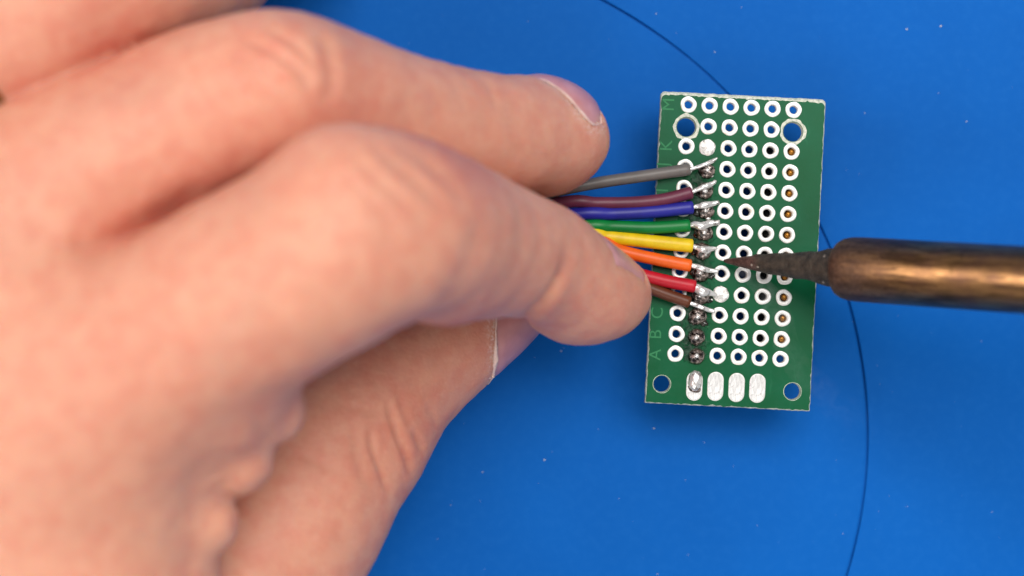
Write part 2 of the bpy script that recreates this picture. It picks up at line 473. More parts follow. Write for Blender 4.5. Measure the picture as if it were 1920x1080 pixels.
def build_edge():
    n = len(top_line); vs = []
    levels = [(top_line, 0.004), (None, -0.10), (out_line, -0.32), (out_line, -TH+0.1), (top_line, -TH-0.004)]
    for line, z in levels:
        for k in range(n):
            x, y = line[k] if line else tuple((np.array(top_line[k])*0.45+np.array(out_line[k])*0.55))
            vs.append((x, y, z+(0 if line is top_line else rng.normal()*0.015)))
    fs = []
    for j in range(len(levels)-1):
        for k in range(n):
            fs.append(((j+1)*n+k, (j+1)*n+(k+1) % n, j*n+(k+1) % n, j*n+k))
    obj('board_edge', mesh('board_edge', vs, fs), M['fr4'], board)
build_edge()
# tinned pads: ring, plated barrel and underside collar
def pad_mesh(seed):
    g = np.random.default_rng(seed); a = g.uniform(0, 6, 4); m = g.uniform(0.004, 0.022, 3)
    w = lambda th, j: 1+m[0]*math.sin(2*th+a[0])+m[1]*math.sin(3*th+a[1])+m[2]*math.sin(5*th+a[2])
    return mesh('pad', *lathe([(1.0, 0.0), (0.985, 0.05), (0.90, 0.075), (0.72, 0.085), (0.58, 0.065), (0.51, 0.0), (0.485, -0.12), (0.48, -1.0), (0.48, -TH), (0.56, -TH-0.06), (0.97, -TH-0.05), (1.0, -TH)], 28, w))
PADM = [pad_mesh(s) for s in range(7)]
DARK = {(r, 1) for r in range(3, 13)}
for r, c, p in pads:
    if (r, c) in DARK: continue
    me = PADM[(r*5+c*3+r*c) % 7]
    o = obj('pad', me, M['tin'], board); o.location = (p[0]*S, p[1]*S, 0.0); o.rotation_euler = (0, 0, 0)
# pads closed with solder
def filled(px, py, seed):
    vs, fs = blob(0.98, 0.98, 0.16, 0.10, 2.6, 4, seed, floor=-0.02)
    p = L(px, py); o = obj('solder_fill', mesh('solder_fill', vs, fs), M['flat'], board); o.location = (p[0]*S, p[1]*S, 0.05*S)
filled(1326, 277, 3); filled(*pad_px(9, 2), 8)
# worn bare rims round the drilled corner holes
def rim(p, r0, r1, seed, rag):
    g = np.random.default_rng(seed); a = g.uniform(0, 6, 6)
    def w(th, j):
        if j > 1: return 1.0
        return 1+rag*(0.6*math.sin(3*th+a[0])+0.5*math.sin(5*th+a[1])+0.5*math.sin(8*th+a[2])+0.35*math.sin(13*th+a[3]))
    vs, fs = lathe([(r1, 0.004), (r1*0.97, 0.02), (r0*1.05, 0.015), (r0*0.985, -0.10), (r0*0.975, -TH-0.01)], 48, w)
    o = obj('hole_rim', mesh('hole_rim', vs, fs), M['fr4'], board); o.location = (p[0]*S, p[1]*S, 0)
rim(big[0][0], 1.18, 1.60, 1, 0.045); rim(big[1][0], 1.20, 1.60, 2, 0.045)
rim(big[2][0], 1.02, 1.12, 3, 0.01); rim(big[3][0], 1.02, 1.12, 4, 0.01)
# oblong pads along the lower edge
def oblong(px, py, seed):
    w, h = 0.98, 1.78; n = 14; ring = []
    for k in range(n+1): t = math.pi*k/n; ring.append((w*math.cos(t), (h-w)+w*math.sin(t)))
    for k in range(n+1): t = math.pi+math.pi*k/n; ring.append((w*math.cos(t), -(h-w)+w*math.sin(t)))
    N = len(ring); vs = []
    for f, z in ((1.0, 0.0), (0.985, 0.05), (0.93, 0.085), (0.80, 0.075), (0.72, 0.055)):
        for x, y in ring:
            e = 1-f
            vs.append((x*(1-e*1.0), y-math.copysign(min(abs(y), w*e), y) if abs(y) > 1e-6 else y, z))
    vs.append((0, 0, 0.05)); fs = []
    for j in range(4):
        for k in range(N): fs.append((j*N+k, j*N+(k+1) % N, (j+1)*N+(k+1) % N, (j+1)*N+k))
    for k in range(N): fs.append((4*N+k, 4*N+(k+1) % N, len(vs)-1))
    me = mesh('oblong_pad', vs, fs); me.materials.append(M['tin']); me.materials.append(M['scuff'])
    mi = [0 if i < 2*N else 1 for i in range(len(me.polygons))]; me.polygons.foreach_set('material_index', mi)
    p = L(px, py); o = obj('oblong_pad', me, None, board); o.location = (p[0]*S, p[1]*S, 0)
for i, x in enumerate(((1302, 724), (1341.5, 724.5), (1381, 726.5), (1420, 728))): oblong(*x, i)
def lump(name, px, py, rx, ry, rz, mat, seed, amp=0.16, freq=1.7, z=0.0, rot=0.0, sub=3):
    vs, fs = blob(rx, ry, rz, amp, freq, sub, seed, floor=-0.05)
    p = L(px, py); o = obj(name, mesh(name, vs, fs), mat, board); o.location = (p[0]*S, p[1]*S, z*S); o.rotation_euler = (0, 0, rot)
    return o
lump('solder_blob', 1303, 714, 0.86, 1.32, 0.75, M['solder'], 5, 0.14, 1.4)
lump('flux_stain', 1303, 727, 0.80, 0.66, 0.42, M['flux'], 6, 0.20)
# soldered header joints in the second column, burnt flux round them
JO = [(1325, 320, 1.05, 1.0, 0.6), (1322, 358, 1.05, 1.0, 0.7), (1323, 396, 1.05, 0.95, 0.55), (1319, 435, 1.15, 1.1, 0.8), (1317, 471, 1.12, 1.05, 0.85),
      (1313, 513, 1.05, 1.05, 0.6), (1313, 556, 1.1, 1.05, 0.7), (1308, 593, 1.12, 1.10, 0.95), (1306, 632, 1.02, 1.04, 1.0), (1306, 668, 1.02, 1.02, 0.95)]
for i, (x, y, a, b, c) in enumerate(JO):
    lump('solder_joint', x, y, a, b, c, M['flux'], 10+i, 0.17 if i < 7 else 0.10, 1.8)
    p = L(x+rng.uniform(-2, 2), y+rng.uniform(-2, 2))
    vs, fs = blob(0.30, 0.27, 0.22, 0.15, 2.0, 2, 40+i)
    o = obj('pin_end', mesh('pin_end', vs, fs), M['solder'], board); o.location = (p[0]*S, p[1]*S, c*0.92*S)
# bright solder run over the stripped ends
RUN = [(1326, 307, .34, .20, .22, .6), (1320, 352, .55, .34, .30, .5), (1325, 385, .62, .36, .30, .2), (1316, 425, .62, .40, .34, -.2), (1322, 469, .60, .46, .40, -.3), (1311, 502, .50, .28, .26, -.4), (1316, 546, .66, .44, .36, -.6)]
for i, (x, y, a, b, c, th) in enumerate(RUN):
    lump('solder_joint', x, y, a, b, c, M['solder'], 80+i, 0.38, 1.3, z=0.72, rot=th)
    lump('solder_joint', x+rng.uniform(-3, 5), y+rng.uniform(4, 9), a*0.45, b*0.6, 0.45, M['solder'], 95+i, 0.4, 1.5, z=0.45, rot=rng.uniform(0, 3))
for i, (x, y, a, b) in enumerate([(1304, 470, .55, .7), (1303, 512, .5, .6), (1306, 548, .6, .6), (1308, 438, .5, .6), (1329, 440, .5, .5), (1331, 322, .6, .5), (1312, 362, .5, .5), (1309, 398, .6, .5), (1332, 516, .5, .5), (1330, 562, .5, .4), (1296, 596, .4, .7), (1320, 606, .5, .4)]):
    lump('flux_residue', x, y, a, b, 0.22, M['amber'] if i in (0, 1, 2, 3) else M['crust'], 120+i, 0.45, 1.6)
# little spatters of solder and flux crumbs
for i, (x, y, r) in enumerate([(1316, 509, .17), (1314, 522, .16), (1327, 410, .26), (1331, 405, .2), (1340, 340, .2), (1334, 330, .2), (1345, 380, .22), (1322, 563, .22), (1334, 562, .18), (1300, 608, .12)]):
    lump('solder_spatter', x, y, r*1.3, r, r, M['solder'] if i % 3 else M['flux'], 60+i, 0.3, 1.5, sub=2)
# silkscreened row letters, printed on their side
def letter(ch, px, py, size=1.55):
    cu = bpy.data.curves.new('letter', 'FONT'); cu.body = ch; cu.size = size*1.35*S; cu.align_x = 'CENTER'; cu.align_y = 'CENTER'
    cu.offset = 0.0; cu.extrude = 0.008*S; cu.resolution_u = 4
    t = bpy.data.objects.new('letter_curve', cu); COL.objects.link(t)
    dg = bpy.context.evaluated_depsgraph_get()
    me = bpy.data.meshes.new_from_object(t.evaluated_get(dg)); bpy.data.objects.remove(t); me.materials.clear()
    p = L(px, py); o = obj('letter', me, M['silk'], board); o.location = (p[0]*S, p[1]*S, 0.012*S); o.rotation_euler = (0, 0, math.pi/2)
for ch, x, y in (('M', 1254, 196), ('K', 1250, 273), ('J', 1244, 308), ('I', 1243, 357), ('C', 1233, 587), ('B', 1230, 627), ('A', 1229, 665)): letter(ch, x, y)
# sockets under the board carry it above the surface
y_k, y_a = L(*pad_px(2, 1))[1], L(*pad_px(12, 1))[1]; y_b = L(*pad_px(11, 4))[1]
xc = L(*pad_px(6, 1))[0]
obj('header_strip', mesh('header_strip', *box(xc-1.25, xc+1.25, y_a-1.25, y_k-1.3, -ZB+0.02, -TH-0.08)), M['black'], board)
x5, x6 = L(*pad_px(6, 4))[0], L(*pad_px(6, 5))[0]
obj('socket_strip', mesh('socket_strip', *box(x5-1.2, x6+1.25, y_b-1.2, y_k+1.2, -ZB+0.02, -TH-0.5)), M['black'], board)
vs, fs = lathe([(0.001, -0.55), (0.2, -0.56), (0.40, -0.64), (0.43, -0.9), (0.43, -2.1)], 12)
me = mesh('contact', vs, fs)
for r in range(2, 12):
    p = L(*pad_px(r, 5)); o = obj('contact', me, M['brass'], board); o.location = ((p[0]+0.16)*S, p[1]*S, -0.25*S)

# ------------------------------------------------------------------ ribbon of eight coloured wires
WIRES = [
 ('grey', (112, 105, 101), [(1045,358),(1120,343),(1200,331),(1292,317.5)], [(1292,318),(1305,314),(1322,308),(1336,302),(1345,296)], (0.25,0.22,0.26,0.24,0.09), 0.72),
 ('purple', (108, 46, 68), [(1060,379),(1120,381),(1190,380),(1245,374),(1296,361)], [(1296,361),(1306,356),(1320,350),(1332,346),(1341,341)], (0.26,0.27,0.34,0.32,0.2), 0.76),
 ('blue', (38, 38, 148), [(1080,402),(1150,401),(1220,397),(1298,389)], [(1298,389),(1308,387),(1320,385),(1335,382),(1348,379)], (0.24,0.28,0.42,0.34,0.24), 0.80),
 ('green', (0, 122, 52), [(1090,424),(1150,425),(1220,427),(1292,423)], [(1292,423),(1302,421),(1315,424),(1330,419),(1349,417)], (0.2,0.42,0.5,0.42,0.3), 0.76),
 ('yellow', (238, 200, 20), [(1090,437),(1140,444),(1210,452),(1297,461)], [(1297,461),(1306,464),(1318,468),(1330,467),(1345,465)], (0.3,0.3,0.42,0.36,0.12), 0.84),
 ('orange', (246, 104, 26), [(1100,448),(1165,471),(1230,486),(1294,498)], [(1294,497),(1306,500),(1318,504),(1330,507),(1346,509)], (0.24,0.36,0.36,0.3,0.26), 0.76),
 ('red', (196, 22, 42), [(1110,475),(1180,508),(1240,525),(1302,537)], [(1301,536),(1308,541),(1318,547),(1330,549),(1344,554)], (0.40,0.56,0.6,0.42,0.16), 0.78),
 ('brown', (100, 50, 26), [(1100,486),(1170,519),(1230,545),(1292,567)], [(1291,567),(1302,571),(1315,576),(1328,581),(1340,584)], (0.24,0.27,0.28,0.28,0.24), 0.72),
]
def build_wires():
    for i, (name, rgb, ins, bare, rad, R) in enumerate(WIRES):
        root = empty('hookup_wire', P(ins[-1][0], ins[-1][1], ZB))
        tag(root, f'{name} insulated wire with bare tinned end soldered to the green board', 'wire', 'rainbow of soldered wires')
        if name == 'brown': tag(root, 'brown insulated wire with straight bare tinned end, lowest of the rainbow')
        o0 = P(ins[-1][0], ins[-1][1], ZB)
        n = len(ins); zs = np.linspace(12.2, ZB+R+0.25, n)
        # hidden run back under the hand, lying down on the surface
        back = [P(-420, 560+i*22, R+0.1), P(150, 520+i*22, R+0.1), P(620, 440+i*22, 2.5+R), P(900, 395+i*15, 9.5)]
        path = back+[P(x, y, z) for (x, y), z in zip(ins, zs)]
        pts = catmull(path, 12)-o0
        vs, fs = sweep(pts, R, 20, round_end=True)
        o = obj('insulation', mesh('insulation', vs, fs), m_wire(name+'_insulation', lin(*rgb)), root)
        z0 = ZB+R+0.25
        zz = np.linspace(z0, ZB+0.75, len(bare)); zz[2] += 0.25
        q = catmull([np.r_[P(x, y, z), r] for (x, y), z, r in zip(bare, zz, rad)], 6)
        vs, fs = sweep(q[:, :3]-o0, q[:, 3], 12, flat=0.9, jitter=0.045)
        obj('bare_end', mesh('bare_end', vs, fs), M['solder'], root)
build_wires()

# ------------------------------------------------------------------ soldering iron
def build_iron():
    T = P(1357, 489, ZB+1.3); E = P(1905, 524, 32.0)
    d = (E-T)/np.linalg.norm(E-T)
    root = empty('soldering_iron', T)
    root.rotation_mode = 'QUATERNION'
    root.rotation_quaternion = Vector(d).to_track_quat('Z', 'Y')
    tag(root, 'soldering iron with pointed oxidised tip and brown heat-tinted steel barrel', 'soldering iron')
    def wob(th, j): return 1+0.03*math.sin(3*th+j*1.3)+0.02*math.sin(5*th-j*0.7)
    prof = [(0.02, 0.0), (0.16, 0.08), (0.28, 0.45), (0.62, 2.4), (0.88, 4.0), (0.93, 4.1), (1.0, 4.3)]
    for a in np.linspace(4.9, 13.6, 13):
        prof.append((1.0+(a-4.3)/9.6*0.95+(0.10 if a > 12 else 0)*(a-12)+rng.normal()*0.02, a))
    prof += [(2.25, 14.1), (2.3, 14.9), (2.3, 15.9)]
    obj('tip', mesh('tip', *lathe(prof, 36, wob)), M['tip'], root)
    b = [(2.2, 15.5), (2.55, 15.25), (2.9, 15.35), (3.25, 15.65), (3.55, 16.2), (3.72, 17.0), (3.78, 18.1), (3.80, 21), (3.82, 30), (3.84, 45), (3.86, 70), (3.86, 118), (3.4, 118.6), (0.01, 118.6)]
    obj('barrel', mesh('barrel', *lathe(b, 64)), M['barrel'], root)
build_iron()

def build_smoke():
    path = [np.r_[P(1378, 500, 12.0), 0.35], np.r_[P(1408, 522, 13.5), 0.9], np.r_[P(1440, 552, 15), 1.4], np.r_[P(1462, 600, 16.5), 1.6], np.r_[P(1478, 655, 18), 1.6], np.r_[P(1515, 710, 19.5), 1.8], np.r_[P(1580, 765, 21), 2.2], np.r_[P(1640, 810, 22), 2.0]]
    q = catmull(path, 8)
    vs, fs = sweep(q[:, :3], q[:, 3], 14)
    s = NT('smoke'); s.t.nodes.remove(s.b)
    v = s.n('ShaderNodeVolumePrincipled'); v.inputs['Color'].default_value = (0.95, 0.96, 1, 1)
    n = s.noise(0.55, 3, 0.6, dist=1.0)
    X, Y, Z = s.sep()
    thin = s.math('SUBTRACT', 1.0, s.math('MULTIPLY', s.math('SUBTRACT', Z, 13.0), 0.125), True)     # thins out as it rises
    s.link(s.math('MULTIPLY', s.math('MULTIPLY', s.fade(n, 0.40, 0.72), 95.0), thin), v.inputs['Density'])
    s.link(v.outputs[0], s.out.inputs['Volume'])
    o = obj('smoke', mesh('smoke', vs, fs), s.m)
    tag(o, 'faint wisp of smoke drifting from the iron tip', 'smoke', kind='stuff')
build_smoke()

# ------------------------------------------------------------------ hand: distance field -> one continuous skin
def smin(a, b, k):
    h = np.clip(0.5+0.5*(b-a)/k, 0, 1)
    return b*(1-h)+a*h-k*h*(1-h)
def cone(p, a, b, ra, rb):
    ba = b-a; L = float(np.sqrt(ba@ba)); u = ba/L
    q = p-a; t = q@u
    perp = np.sqrt(np.maximum((q*q).sum(1)-t*t, 0))
    sn = max(-0.95, min(0.95, (ra-rb)/L))
    h = np.clip((t-perp*sn/np.sqrt(1-sn*sn))/L, 0, 1)
    return np.sqrt(perp*perp+(t-h*L)**2)-(ra+(rb-ra)*h)
def ell(p, c, ax, ay, az, R):
    # ellipsoid with rotation rows R
    q = (p-c)@R.T/np.array([ax, ay, az])
    n = np.sqrt((q*q).sum(1))
    g = np.sqrt(((q/np.array([ax, ay, az]))**2).sum(1))+1e-9
    return n*(n-1.0)/g
def rot_to(d, up=(0, 0, 1)):
    x = np.array(d, float); x /= np.linalg.norm(x)
    z = np.array(up, float); z = z-x*(z@x); z /= np.linalg.norm(z)
    return np.array([x, np.cross(z, x), z])
CH = {
 'index': [(105,756,49,13.0),(330,632,51.5,11.2),(535,512,53,10.7),(692,438,51,10.2),(778,430,47,9.3),(912,462,36,7.5),(1012,492,27,6.7),(1100,543,20,6.1),(1152,553,16.5,4.4)],
 'middle':[(-180,525,45,13.0),(100,362,44,11.0),(284,262,43.5,9.6),(424,198,43,9.2),(545,190,41.5,8.8),(620,200,39.5,8.5),(760,235,33.5,7.7),(905,252,27,7.0),(1010,254,20,6.6),(1060,260,17.5,5.2)],
 'ring':[(-330,310,41,12.5),(-120,114,41,11.4),(20,34,41,10.6),(130,-36,41,10.0),(228,-60,38,9.3),(310,-58,32.5,8.7),(400,-92,26.5,8.0),(480,-150,19,7.0),(560,-150,12.5,6.2)],
 'little':[(-430,110,40,11.0),(-150,-190,39,8.6),(0,-300,34,8.0),(180,-330,22,7.0),(290,-325,13,6.2),(350,-322,10,5.4)],
 'thumb':[(-600,1400,32,17),(300,1230,28,13.5),(455,1080,24.5,12),(548,945,21.5,11.4),(620,812,18.5,10.5),(728,695,14.5,9.4),(839,617,11.5,8.0),(940,562,10,6.2)],
}
BULGE = {  # extra flesh: px,py,z,r, blend
 'index':[(640,352,54.5,6.0,5),(880,490,36,5.4,3.0),(1066,551,19.8,5.0,3.0),(830,512,41,5,4)],
 'middle':[(520,140,46,5.6,5),(1016,270,18.5,5.4,3)],
 'ring':[], 'little':[],
 'thumb':[(692,832,18.5,6.2,4.0)],
}
def spline(ch, n=3):
    q = np.array([np.r_[P(a, b, c), r] for a, b, c, r in ch])
    e = np.vstack([2*q[0]-q[1], q, 2*q[-1]-q[-2]]); out = []
    for i in range(1, len(e)-2):
        p0, p1, p2, p3 = e[i-1:i+3]
        for t in np.arange(n)/n:
            out.append(0.5*((2*p1)+(p2-p0)*t+(2*p0-5*p1+4*p2-p3)*t*t+(3*p1-p0-3*p2+p3)*t**3))
    out.append(q[-1])
    return np.array(out)
SPL = {n: spline(c) for n, c in CH.items()}
def finger_raw(p, name):
    ch = SPL[name]
    d = np.full(len(p), 1e3)
    for u, v in zip(ch[:-1], ch[1:]):
        d = smin(d, cone(p, u[:3], v[:3], u[3], v[3]), 0.8)
    for (x, y, z, r, k) in BULGE[name]:
        c = P(x, y, z)
        d = smin(d, np.sqrt(((p-c)**2).sum(1))-r, k)
    return d
def finger(p, name):
    ch = SPL[name]
    lo = (ch[:, :3]-ch[:, 3:]).min(0)-1; hi = (ch[:, :3]+ch[:, 3:]).max(0)+1
    g = np.maximum(np.maximum(lo-p, p-hi), 0); d = np.sqrt((g*g).sum(1))
    m = d < 9.0
    d = d+1.0
    d[m] = finger_raw(p[m], name)
    return d
PALM = [((95,765,46,13.2),(-950,1290,40,17)),((-180,525,44,13.5),(-1000,1150,40,17)),((-330,310,41,13),(-1060,1020,39,16)),((-430,110,38,12),(-1130,900,36,15)),
        ((175,790,43,15),(60,1250,40,17)),((110,1250,40,16),(-700,1420,36,20)),((-100,900,44,15),(-300,1200,42,18)),((-1000,1200,40,22),(-2200,1500,40,26)),((-1080,1000,40,20),(-2200,1300,40,26)),((15,600,44.5,10.0),(-170,440,43.5,11)),((0,650,45,12),(-200,540,44,12))]
FOLD = [((512,772,46,3.2),(420,760,48,6),3.0),((447,862,46,3.6),(350,840,46,6),1.7),((382,978,45,3.6),(290,950,45,6),1.7),((322,1078,44,4),(240,1060,44,6),3.0)]
def palm(p):
    d = None
    for a, b in PALM:
        e = cone(p, P(*a[:3]), P(*b[:3]), a[3], b[3])
        d = e if d is None else smin(d, e, 9.0)
    for a, b, k in FOLD:
        d = smin(d, cone(p, P(*a[:3]), P(*b[:3]), a[3], b[3]), k)
    return d
def hand_sdf(p, which=False):
    pm = palm(p)
    out = None; outs = []
    for n, k in (('index', 5.0), ('middle', 5.0), ('ring', 5.0), ('little', 5.0), ('thumb', 7.0)):
        e = finger(p, n)
        if n == 'thumb':
            e = smin(pm, e, 4.0)
        else:
            e = smin(pm, e, k)
        out = e if out is None else smin(out, e, 0.35)
    return out
def surface_nets(V, org, h):
    s = V < 0
    c = np.zeros(np.array(V.shape)-1, np.uint8)
    for i in (0, 1):
        for j in (0, 1):
            for k in (0, 1):
                c += s[i:V.shape[0]-1+i, j:V.shape[1]-1+j, k:V.shape[2]-1+k]
    act = np.argwhere((c > 0) & (c < 8))
    idx = -np.ones(c.shape, np.int64); idx[tuple(act.T)] = np.arange(len(act))
    acc = np.zeros((len(act), 3)); cnt = np.zeros(len(act))
    cor = [(i, j, k) for i in (0, 1) for j in (0, 1) for k in (0, 1)]
    for a in cor:
        for ax in range(3):
            if a[ax]: continue
            b = list(a); b[ax] = 1
            va = V[act[:, 0]+a[0], act[:, 1]+a[1], act[:, 2]+a[2]]; vb = V[act[:, 0]+b[0], act[:, 1]+b[1], act[:, 2]+b[2]]
            m = (va < 0) != (vb < 0)
            t = np.where(m, va/np.where(va == vb, 1, va-vb), 0)
            p = np.tile(np.array(a, float), (len(act), 1)); p[:, ax] += t
            acc[m] += p[m]; cnt[m] += 1
    verts = (act+acc/cnt[:, None])*h+org
    faces = []
    for ax in range(3):
        u, v = (ax+1) % 3, (ax+2) % 3
        lo = [slice(None)]*3; hi = [slice(None)]*3
        lo[ax] = slice(0, -1); hi[ax] = slice(1, None)
        ch = s[tuple(lo)] != s[tuple(hi)]
        e = np.argwhere(ch)
        e = e[(e[:, u] > 0) & (e[:, v] > 0) & (e[:, u] < V.shape[u]-1) & (e[:, v] < V.shape[v]-1)]
        def cell(du, dv):
            q = e.copy(); q[:, u] += du; q[:, v] += dv
            return idx[q[:, 0], q[:, 1], q[:, 2]]
        f = np.stack([cell(-1, -1), cell(0, -1), cell(0, 0), cell(-1, 0)], 1)
        fl = s[e[:, 0], e[:, 1], e[:, 2]]
        f[~fl] = f[~fl][:, ::-1]
        faces.append(f)
    return verts, np.vstack(faces)
def smooth_verts(v, f, it, lam=0.5):
    e = np.vstack([f[:, [0, 1]], f[:, [1, 2]], f[:, [2, 3]], f[:, [3, 0]]])
    n = len(v); deg = np.bincount(e[:, 0], minlength=n)+np.bincount(e[:, 1], minlength=n)
    for i in range(it):
        for l in (lam, -lam*1.03):                       # Taubin: smooth without shrinking
            a = np.stack([np.bincount(e[:, 0], v[e[:, 1], k], n)+np.bincount(e[:, 1], v[e[:, 0], k], n) for k in range(3)], 1)/deg[:, None]
            v = v+l*(a-v)
    return v
def vnormals(v, f):
    fn = np.cross(v[f[:, 2]]-v[f[:, 0]], v[f[:, 3]]-v[f[:, 1]])
    n = np.zeros_like(v)
    for k in range(4):
        for c in range(3): n[:, c] += np.bincount(f[:, k], fn[:, c], len(v))
    return n/(np.linalg.norm(n, axis=1)[:, None]+1e-12)
def hand_field(p):
    return np.maximum(hand_sdf(p), -(p[:, 0]+104.0))
def topx(v):
    s = PPM*(CAMZ-ZB)/(CAMZ-v[:, 2]); return np.stack([960+v[:, 0]*s, 540-v[:, 1]*s], 1), s
def polydist(q, line):
    d = np.full(len(q), 1e9)
    for a, b in zip(line[:-1], line[1:]):
        a = np.array(a, float); b = np.array(b, float); ab = b-a
        t = np.clip((q-a)@ab/(ab@ab), 0, 1)
        d = np.minimum(d, np.linalg.norm(q-a-t[:, None]*ab, axis=1))
    return d
# creases: line (photo px), depth mm, half width mm, height range of the flesh they lie on
CREASES = [
 ([(900,415),(893,450),(880,490),(855,535),(826,580)], 0.26, 1.0, 24, 60),
 ([(1066,460),(1064,490),(1052,525),(1025,565),(985,596)], 0.30, 0.7, 12, 40),
 ([(1056,510),(1042,542),(1015,575),(980,602)], 0.60, 0.5, 12, 40),
 ([(690,262),(735,300),(785,345),(832,392)], 0.26, 0.7, 40, 70),
 ([(730,262),(790,300),(835,335)], 0.22, 0.6, 40, 70),
 ([(668,292),(715,345),(765,385)], 0.20, 0.7, 40, 70),
 ([(790,300),(830,330),(868,376)], 0.16, 0.6, 40, 70),
 ([(650,330),(700,378),(740,410)], 0.14, 0.7, 40, 70),
 ([(760,390),(800,420),(850,440)], 0.15, 0.8, 40, 70),
 ([(600,58),(616,100),(623,140),(616,190)], 0.34, 0.8, 35, 70),
 ([(455,72),(510,95),(560,130),(590,175)], 0.28, 0.6, 38, 70),
 ([(440,102),(490,130),(535,175)], 0.24, 0.6, 38, 70),
 ([(425,130),(470,165),(510,205)], 0.16, 0.7, 38, 70),
 ([(500,52),(550,80),(590,120)], 0.22, 0.5, 38, 70),
 ([(868,124),(897,146),(921,172),(934,200)], 0.18, 0.42, 18, 45),
 ([(884,124),(912,148),(930,172)], 0.10, 0.32, 18, 45),
 ([(846,118),(868,140),(880,165)], 0.08, 0.35, 18, 45),
 ([(728,752),(734,780),(745,815),(762,858),(770,890)], 0.46, 0.42, 5, 34),
 ([(694,805),(698,835),(708,865),(726,915)], 0.38, 0.40, 5, 34),
 ([(776,808),(786,830),(793,846)], 0.32, 0.36, 5, 34),
 ([(748,740),(756,775),(772,802)], 0.16, 0.4, 5, 34),
 ([(662,800),(668,850),(682,905)], 0.14, 0.5, 5, 34),
 ([(712,830),(722,870),(740,905)], 0.14, 0.3, 5, 34),
 ([(800,760),(812,780),(818,800)], 0.14, 0.35, 5, 34),
 ([(560,850),(600,870),(650,885)], 0.10, 0.5, 5, 34),
 ([(640,760),(690,772),(730,770)], 0.08, 0.4, 5, 34),
 ([(440,956),(425,940),(418,920),(420,900)], 0.35, 1.0, 30, 70),
 ([(508,830),(492,815),(480,795)], 0.3, 1.0, 30, 70),
]
RED = [(240,455,48,6,.8),(330,405,47,6,.9),(430,345,46,6,.9),(530,290,45,6,.9),(620,240,44,6,.8),(60,160,44,6,.7),(200,100,44,6,.8),(830,320,50,5.5,.9),(800,600,42,8,.7),(1150,580,15,8,.55),(1090,300,16,7,.55),(690,640,44,9,.5),(420,700,55,9,.25),(600,330,44,9,.7),(640,230,46,6,.6),  # skin flush; spots along the finger crevices paint their dark-red shade into the colour
       (720,800,20,9,.55),(540,900,18,11,.7),(900,650,14,6,.5),(240,700,58,6,.3),(980,560,28,6,.5),(200,120,50,8,.5),(480,80,54,5,.4),(460,980,22,9,.7),(1050,165,20,4,.5)]
VEINS = [([(420,760),(400,820),(350,930),(300,1020)], 2.2), ([(330,160),(250,170),(120,210)], 2.0), ([(470,560),(420,640),(400,760)], 1.8)]

def nail_patch(fname, axis_a, axis_b, up, u0, u1, lo, hi, nu=26, nv=22, skew=0.0):
    """grid of points on the hand's surface wrapped round a finger's axis; lo/hi(u) are angles from 'up' (degrees)"""
    d = axis_b-axis_a; Ln = np.linalg.norm(d); d = d/Ln
    y = np.array(up, float); y -= d*(y@d); y /= np.linalg.norm(y); z = np.cross(d, y)
    if z[2] < 0: z = -z
    G = np.zeros((nu, nv, 3)); D = np.zeros((nu, nv, 3)); UV = np.zeros((nu, nv, 2))
    for i in range(nu):
        u = i/(nu-1)
        for j in range(nv):
            w = j/(nv-1)
            a = math.radians(lo(u)+(hi(u)-lo(u))*w)
            uu = u0+skew*w*(1-u)+(u1-u0)*u-0.9*(2*w-1)**2*(u1-u0)*0.12*(u > 0.5)*(2*u-1)+0.10*(u1-u0)*(2*w-1)**2*(1-u)
            G[i, j] = axis_a+d*(uu*Ln); D[i, j] = math.cos(a)*y+math.sin(a)*z; UV[i, j] = (u, w)
    p = G.reshape(-1, 3); q = D.reshape(-1, 3)
    t = np.full(len(p), 14.0)
    for _ in range(40): t = t-np.clip(finger_raw(p+q*t[:, None], fname), -1, 1)*0.7
    return (p+q*t[:, None]).reshape(nu, nv, 3), D, UV
NAILS = []
def add_nail(name, *a, **k): NAILS.append((name,)+nail_patch(name, *a, **k))
ia, ib = P(1015, 505, 27), P(1152, 556, 16.5)
ma, mb = P(905, 250, 28), P(1070, 276, 17.5)
ta, tb = P(728, 695, 14.5), P(940, 562, 10)
add_nail('middle', ma, mb, (0.2, 1, -0.15), 0.42, 1.06, lambda u: -66, lambda u: 12+48*u+26*math.sin(math.pi*u))
add_nail('thumb', ta, tb, (0.5, -1, 0.15), 0.52, 1.32, lambda u: -42, lambda u: 72, skew=0.18)
add_nail('index', ia, ib, (0.75, 0.85, 0.25), 0.38, 1.02, lambda u: -58, lambda u: 34)

